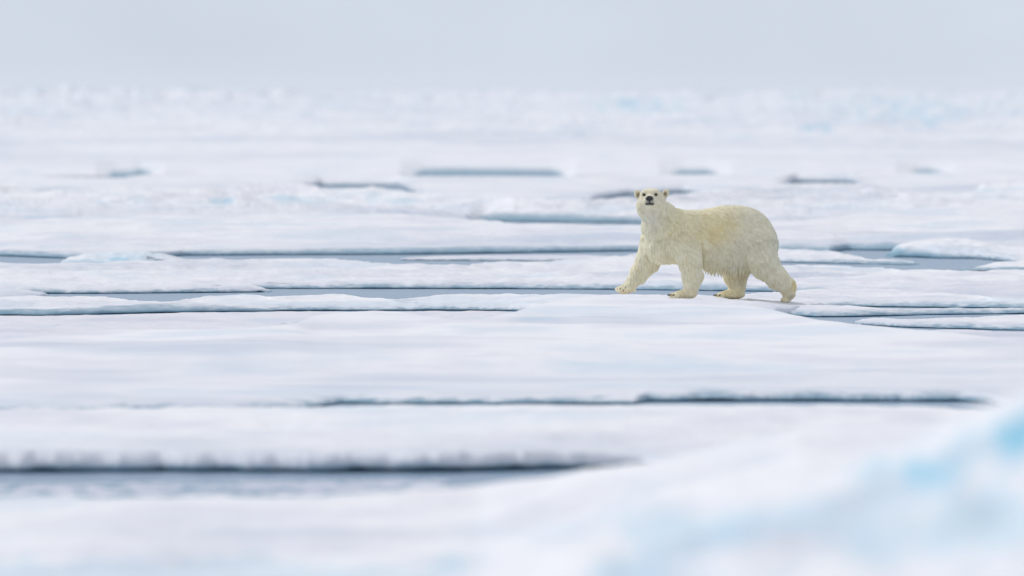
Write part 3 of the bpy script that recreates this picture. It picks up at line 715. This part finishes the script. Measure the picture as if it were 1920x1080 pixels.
# --- fur: individual locks following the lie of the coat
def make_fur():
    rng = np.random.RandomState(4)
    nv = len(bco)
    q = bq_
    a, b_, c_, d_ = (bco[q[:, k]] for k in range(4))
    fn = np.cross(c_ - a, d_ - b_)                 # z is mirrored between the two frames; orientation fixed below
    area = 0.5 * np.linalg.norm(fn, axis=1)
    vn = np.zeros((nv, 3))
    for k in range(4):
        for ax in range(3):
            vn[:, ax] += np.bincount(q[:, k], fn[:, ax], minlength=nv)
    vn /= np.linalg.norm(vn, axis=1, keepdims=True) + 1e-9
    N = 150000
    # orientation: outward normals point away from the trunk's middle at the top of the back
    top = np.argmin(bp_[:, 2] + 1000 * (np.abs(bp_[:, 0] - 1000) > 50))
    if vn[top, 2] < 0:
        vn = -vn
    pq = bp_[q].mean(1)
    w = area.copy()
    w *= np.where((pq[:, 2] < 300) & (pq[:, 0] < 560), 2.2, 1.0) * np.where(pq[:, 1] > 120, 0.6, 1.0)
    pick = rng.choice(len(q), N, p=w / w.sum())
    u, v = rng.rand(N, 1), rng.rand(N, 1)
    def bil(arr):
        A, B, C, D = (arr[q[pick, k]] for k in range(4))
        return (A * (1 - u) + B * u) * (1 - v) + (D * (1 - u) + C * u) * v
    root = bil(bco); nor = bil(vn); nor /= np.linalg.norm(nor, axis=1, keepdims=True)
    pp = bil(bp_)
    x, y, z = pp[:, 0], pp[:, 1], pp[:, 2]
    # lie of the coat
    d = np.tile(np.array([0.75, 0.25, -0.75]), (N, 1))
    leg = smooth01((z - 690) / 80)
    d = d * (1 - leg[:, None]) + leg[:, None] * np.where((x < 520)[:, None], np.array([0.15, 0, -1.0]), np.array([0.35, 0.05, -1.0]))
    belly = smooth01((z - 620) / 80) * smooth01((x - 780) / 60) * smooth01((1150 - x) / 60)
    d = d * (1 - belly[:, None]) + belly[:, None] * np.array([0.12, 0.0, -1.0])
    chest = smooth01((640 - x) / 120) * smooth01((z - 250) / 80) * (1 - leg)
    d = d * (1 - chest[:, None]) + chest[:, None] * np.array([0.45, 0.1, -1.0])
    nose = np.array([(403 - 830) * P, -470 * P, (945 - 165) * P])
    hd = smooth01((560 - x) / 60) * smooth01((330 - z) / 90)
    dh = root - nose; dh /= np.linalg.norm(dh, axis=1, keepdims=True)
    d = d * (1 - hd[:, None]) + hd[:, None] * dh
    sw = np.stack([fbm(x / 45 + 5, z / 45, 2), fbm(x / 45, z / 45 + 9, 2), fbm(x / 45 + 3, z / 45 + 20, 2)], 1)
    d = d + sw * 0.28 * (1 - 0.7 * hd[:, None]) + rng.randn(N, 3) * 0.10
    d -= (d * nor).sum(1, keepdims=True) * nor
    d /= np.linalg.norm(d, axis=1, keepdims=True) + 1e-9
    # length in P
    L = np.full(N, 34.0)
    under = smooth01((-nor[:, 2] - 0.25) / 0.5) * smooth01((z - 670) / 40) * (z < 800) * np.where((x > 790) & (x < 1130), 1.0, 0.25)
    L += under * 10
    backleg = smooth01((nor[:, 0] - 0.2) / 0.5) * smooth01((z - 640) / 60) * smooth01((870 - z) / 40)
    L += backleg * 10 * rng.rand(N)
    L = L * (1 - hd) + hd * 13
    L *= 1 - 0.74 * smooth01((z - 850) / 35)
    muz = smooth01((-330 - y) / 60)
    L *= 1 - 0.75 * muz
    ear = ((x < 346) | (x > 500)) & (x < 556) & (z < 175)
    L = np.where(ear, 8.0, L)
    earin = (np.maximum(np.exp(-((x - 316) / 13) ** 2 - ((z - 141) / 19) ** 2), np.exp(-((x - 526) / 13) ** 2 - ((z - 134) / 19) ** 2)) > 0.4) & (y < -222) & (y > -275)
    L *= 0.75 + 0.5 * rng.rand(N)
    keep = ~((muz > 0.8) & (np.abs(x - 403) < 38) & (z < 228))
    keep &= ~earin
    keep &= ~((y < -285) & (((x - 362) ** 2 + (z - 140) ** 2 < 230) | ((x - 453) ** 2 + (z - 138) ** 2 < 230)))
    keep &= ~((z > 905) & (rng.rand(N) < 0.5))
    root, nor, d, L, pp, hd, under = (k_[keep] for k_ in (root, nor, d, L, pp, hd, under)); N = len(root)
    # orange tuft on the hock and drips of fur
    L = np.where((np.abs(pp[:, 0] - 1530) < 14) & (np.abs(pp[:, 2] - 812) < 10), 34, L)
    Lm = (L * P)[:, None]
    ua = (under * 0.6)[:, None]
    d = d * (1 - ua) + np.array([0.1, 0, -1.0]) * ua
    lift = 0.26 - 0.1 * hd[:, None] + 0.05 * rng.randn(N, 1)
    g = np.array([0, 0, -1.0])
    p1 = root + (d * 0.9 + nor * (lift + 0.25)) * Lm * 0.33
    dn = d + g * 0.25
    p2 = p1 + (dn * 0.95 + nor * lift * 0.6) * Lm * 0.33
    p3 = p2 + (dn * 0.95 + g * (0.15 + 0.4 * under[:, None]) - nor * 0.05) * Lm * 0.34
    # locks: neighbouring hairs draw together at the tips
    cell = 20.0
    jx = rng.rand(N) * 0
    kx = np.floor(pp / cell).astype(np.int64)
    key = kx[:, 0] * 1000003 + kx[:, 1] * 1009 + kx[:, 2]
    _, inv = np.unique(key, return_inverse=True)
    cnt = np.bincount(inv)
    def cm(a_):
        return np.stack([np.bincount(inv, a_[:, k]) for k in range(3)], 1) / cnt[:, None]
    joff = (rng.randn(len(cnt), 3) * 4.0 * P)
    uu = np.bincount(inv, under) / cnt
    joff[:, 2] -= 0.8 * uu * rng.rand(len(cnt)) ** 2 * 34 * P
    c3 = cm(p3) + joff; c2 = cm(p2) + joff * 0.5
    ck = (0.78 * (1 - hd * 0.6))[:, None]
    p3 = p3 * (1 - ck) + c3[inv] * ck
    p2 = p2 * (1 - ck * 0.5) + c2[inv] * ck * 0.5
    pts = np.stack([root - nor * 0.004, p1, p2, p3], 1)
    cv = bpy.data.hair_curves.new("fur")
    cv.add_curves([4] * N)
    cv.points.foreach_set("position", pts.astype(np.float32).ravel())
    rad = np.array([1.7, 1.5, 1.0, 0.25]) * P
    rad = np.tile(rad, (N, 1)) * (0.7 + 0.6 * rng.rand(N, 1)) * (1 - 0.35 * hd[:, None])
    cv.points.foreach_set("radius", rad.astype(np.float32).ravel())
    col = coat_colour(pp)
    lockv = (0.76 + 0.32 * rng.rand(len(cnt)))[inv][:, None]
    col = np.clip(col * lockv * (0.96 + 0.06 * rng.rand(N, 1)), 0.01, 0.93)
    # a deep coat looks darker than one hair: turn the wanted look of the coat into the colour of a single hair
    col = 0.15 * col + 0.85 * (1 - ((1 - col) / (1 + col)) ** 1.6)
    rgba = np.ones((N, 4, 4), np.float32)
    for k, f in enumerate((0.93, 0.99, 1.0, 1.01)):
        rgba[:, k, :3] = np.clip(col * f, 0, .995)
    at = cv.attributes.new("coat", 'FLOAT_COLOR', 'POINT')
    at.data.foreach_set("color", rgba.ravel())
    cv.materials.append(FURM)
    link("fur", cv, bear)
make_fur()

def simple(name, col, rough, spec=0.5):
    m, n, l, b = new_mat(name)
    nz = n.new("ShaderNodeTexNoise"); nz.inputs["Scale"].default_value = 60
    mx = n.new("ShaderNodeMix"); mx.data_type = 'RGBA'
    mx.inputs["A"].default_value = (*col, 1); mx.inputs["B"].default_value = (*[c * 1.6 + 0.004 for c in col], 1)
    l.new(nz.outputs["Fac"], mx.inputs["Factor"]); l.new(mx.outputs["Result"], b.inputs["Base Color"])
    b.inputs["Roughness"].default_value = rough; b.inputs["Specular IOR Level"].default_value = spec
    return m
NOSE = simple("nose_leather", (0.016, 0.017, 0.02), 0.42)
EYE = simple("eye_dark", (0.02, 0.012, 0.008), 0.12)
CLAW = simple("claw_horn", (0.018, 0.016, 0.015), 0.35)

def blob_mesh(name, fn, mat, nu=32, nv_=20):
    us = np.linspace(0, 2 * math.pi, nu, endpoint=False); vs = np.linspace(0, math.pi, nv_)
    co = np.array([fn(u, v) for v in vs for u in us], float)
    q = []
    for j in range(nv_ - 1):
        for i in range(nu):
            q.append((j * nu + i, j * nu + (i + 1) % nu, (j + 1) * nu + (i + 1) % nu, (j + 1) * nu + i))
    return mesh_from(name, co, np.array(q), mat)

def nose_fn(u, v):
    x, z, y = math.sin(v) * math.cos(u), math.sin(v) * math.sin(u), math.cos(v)
    # x across, z down, y forward; wide at the top, drawn in to a point below, two nostril hollows
    w = 1.0 - 0.30 * max(0, z)
    hol = 0.0
    for s in (-1, 1):
        hol += math.exp(-((x - s * 0.48) / 0.2) ** 2 - ((z - 0.15) / 0.22) ** 2)
    f = 1 - 0.45 * hol * max(0, y)
    X, Z, Y = 31 * x * w, 23 * z, -26 * y * f
    return loc(402 + X, -428 + Y, 169 + Z)
link("nose", blob_mesh("nose", nose_fn, NOSE), bear)
# eyes are set into the hide where a ray from the front meets it
def front_y(x, z, r=9):
    s_ = (np.abs(bp_[:, 0] - x) < r) & (np.abs(bp_[:, 2] - z) < r)
    return bp_[s_, 1].min() if s_.any() else -300.0
for ex, ez in ((361, 140), (454, 138)):
    fy = front_y(ex, ez)
    fn = lambda u, v: loc(ex + 12 * math.sin(v) * math.cos(u), fy + 3 - 10 * math.cos(v), ez + 10 * math.sin(v) * math.sin(u))
    link("eye", blob_mesh("eye", fn, EYE, 20, 12), bear)
# mouth line: a thin dark lip that follows the front of the muzzle
def mouth():
    co, q = [], []
    xs = np.linspace(368, 438, 29)
    for i, x in enumerate(xs):
        t = (x - 403) / 35.0
        z = 211 + 6 * t * t
        fy = front_y(x, z, 6) - 2
        r = 4.0 * math.sqrt(max(0.02, 1 - t * t)) + 1.5
        for k in range(10):
            a = 2 * math.pi * k / 10
            co.append(loc(x, fy + 0.8 * r * math.cos(a), z + r * math.sin(a)))
    for i in range(len(xs) - 1):
        for k in range(10):
            q.append((i * 10 + k, i * 10 + (k + 1) % 10, (i + 1) * 10 + (k + 1) % 10, (i + 1) * 10 + k))
    n0 = len(co)
    zs = np.linspace(180, 214, 9)
    for z in zs:                                  # groove from the nose down to the lips
        fy = front_y(403, z, 6) - 1
        for k in range(8):
            a = 2 * math.pi * k / 8
            co.append(loc(403 + 5 * math.cos(a), fy + 3 * math.sin(a), z))
    for i in range(len(zs) - 1):
        for k in range(8):
            q.append((n0 + i * 8 + k, n0 + i * 8 + (k + 1) % 8, n0 + (i + 1) * 8 + (k + 1) % 8, n0 + (i + 1) * 8 + k))
    link("mouth", mesh_from("mouth", np.array(co), np.array(q), NOSE), bear)
mouth()

def claw(x, y, z, dx, dz, L=28, r=8.5):
    def fn(u, v):
        t = v / math.pi
        rr = r * math.sin(min(v * 1.15 + 0.25, math.pi)) * (1 - 0.75 * t)
        cx = x + dx * L * t; cz = z + dz * L * t + 6 * t * t
        return loc(cx + rr * 0.6 * math.cos(u) * abs(dz), y + rr * math.cos(u) * 0.9, cz + rr * math.sin(u))
    link("claw", blob_mesh("claw", fn, CLAW, 12, 9), bear)
for tx, ty, tz in ((160, -104, 864), (180, -134, 864), (206, -154, 880), (220, -154, 860)):
    claw(tx, ty, tz, -0.45, 0.7, 20, 7)
for tx, ty in ((562, -210), (560, -240), (576, -268), (598, -288)):
    claw(tx, ty, 914, -0.9, 0.45)
for tx, ty in ((926, 180), (922, 152), (936, 126), (962, 106)):
    claw(tx, ty, 920, -0.9, 0.45)
for tx, ty in ((1440, -30), (1436, -54), (1442, -77), (1456, -94)):
    claw(tx, ty, 958, -0.7, 0.6, 14, 5)

# ---------------------------------------------------------------- thin arctic haze
hm = bpy.data.materials.new("haze_air"); hm.use_nodes = True
hn, hl = hm.node_tree.nodes, hm.node_tree.links
hn.clear()
ho = hn.new("ShaderNodeOutputMaterial"); hv = hn.new("ShaderNodeVolumePrincipled")
hv.inputs["Color"].default_value = (0.96, 0.985, 1.0, 1)
hv.inputs["Density"].default_value = 0.000022
hl.new(hv.outputs[0], ho.inputs["Volume"])
x0_, x1_, y0_, y1_, z0_, z1_ = -9000., 9000., -60., 15000., -3.0, 12.0
hc = np.array([(x, y, z) for x in (x0_, x1_) for y in (y0_, y1_) for z in (z0_, z1_)])
hq = np.array([(0, 1, 3, 2), (4, 6, 7, 5), (0, 4, 5, 1), (2, 3, 7, 6), (0, 2, 6, 4), (1, 5, 7, 3)])
tag(link("haze", mesh_from("haze", hc, hq, hm, smooth=False)), "thin pale haze over the ice", kind="stuff")
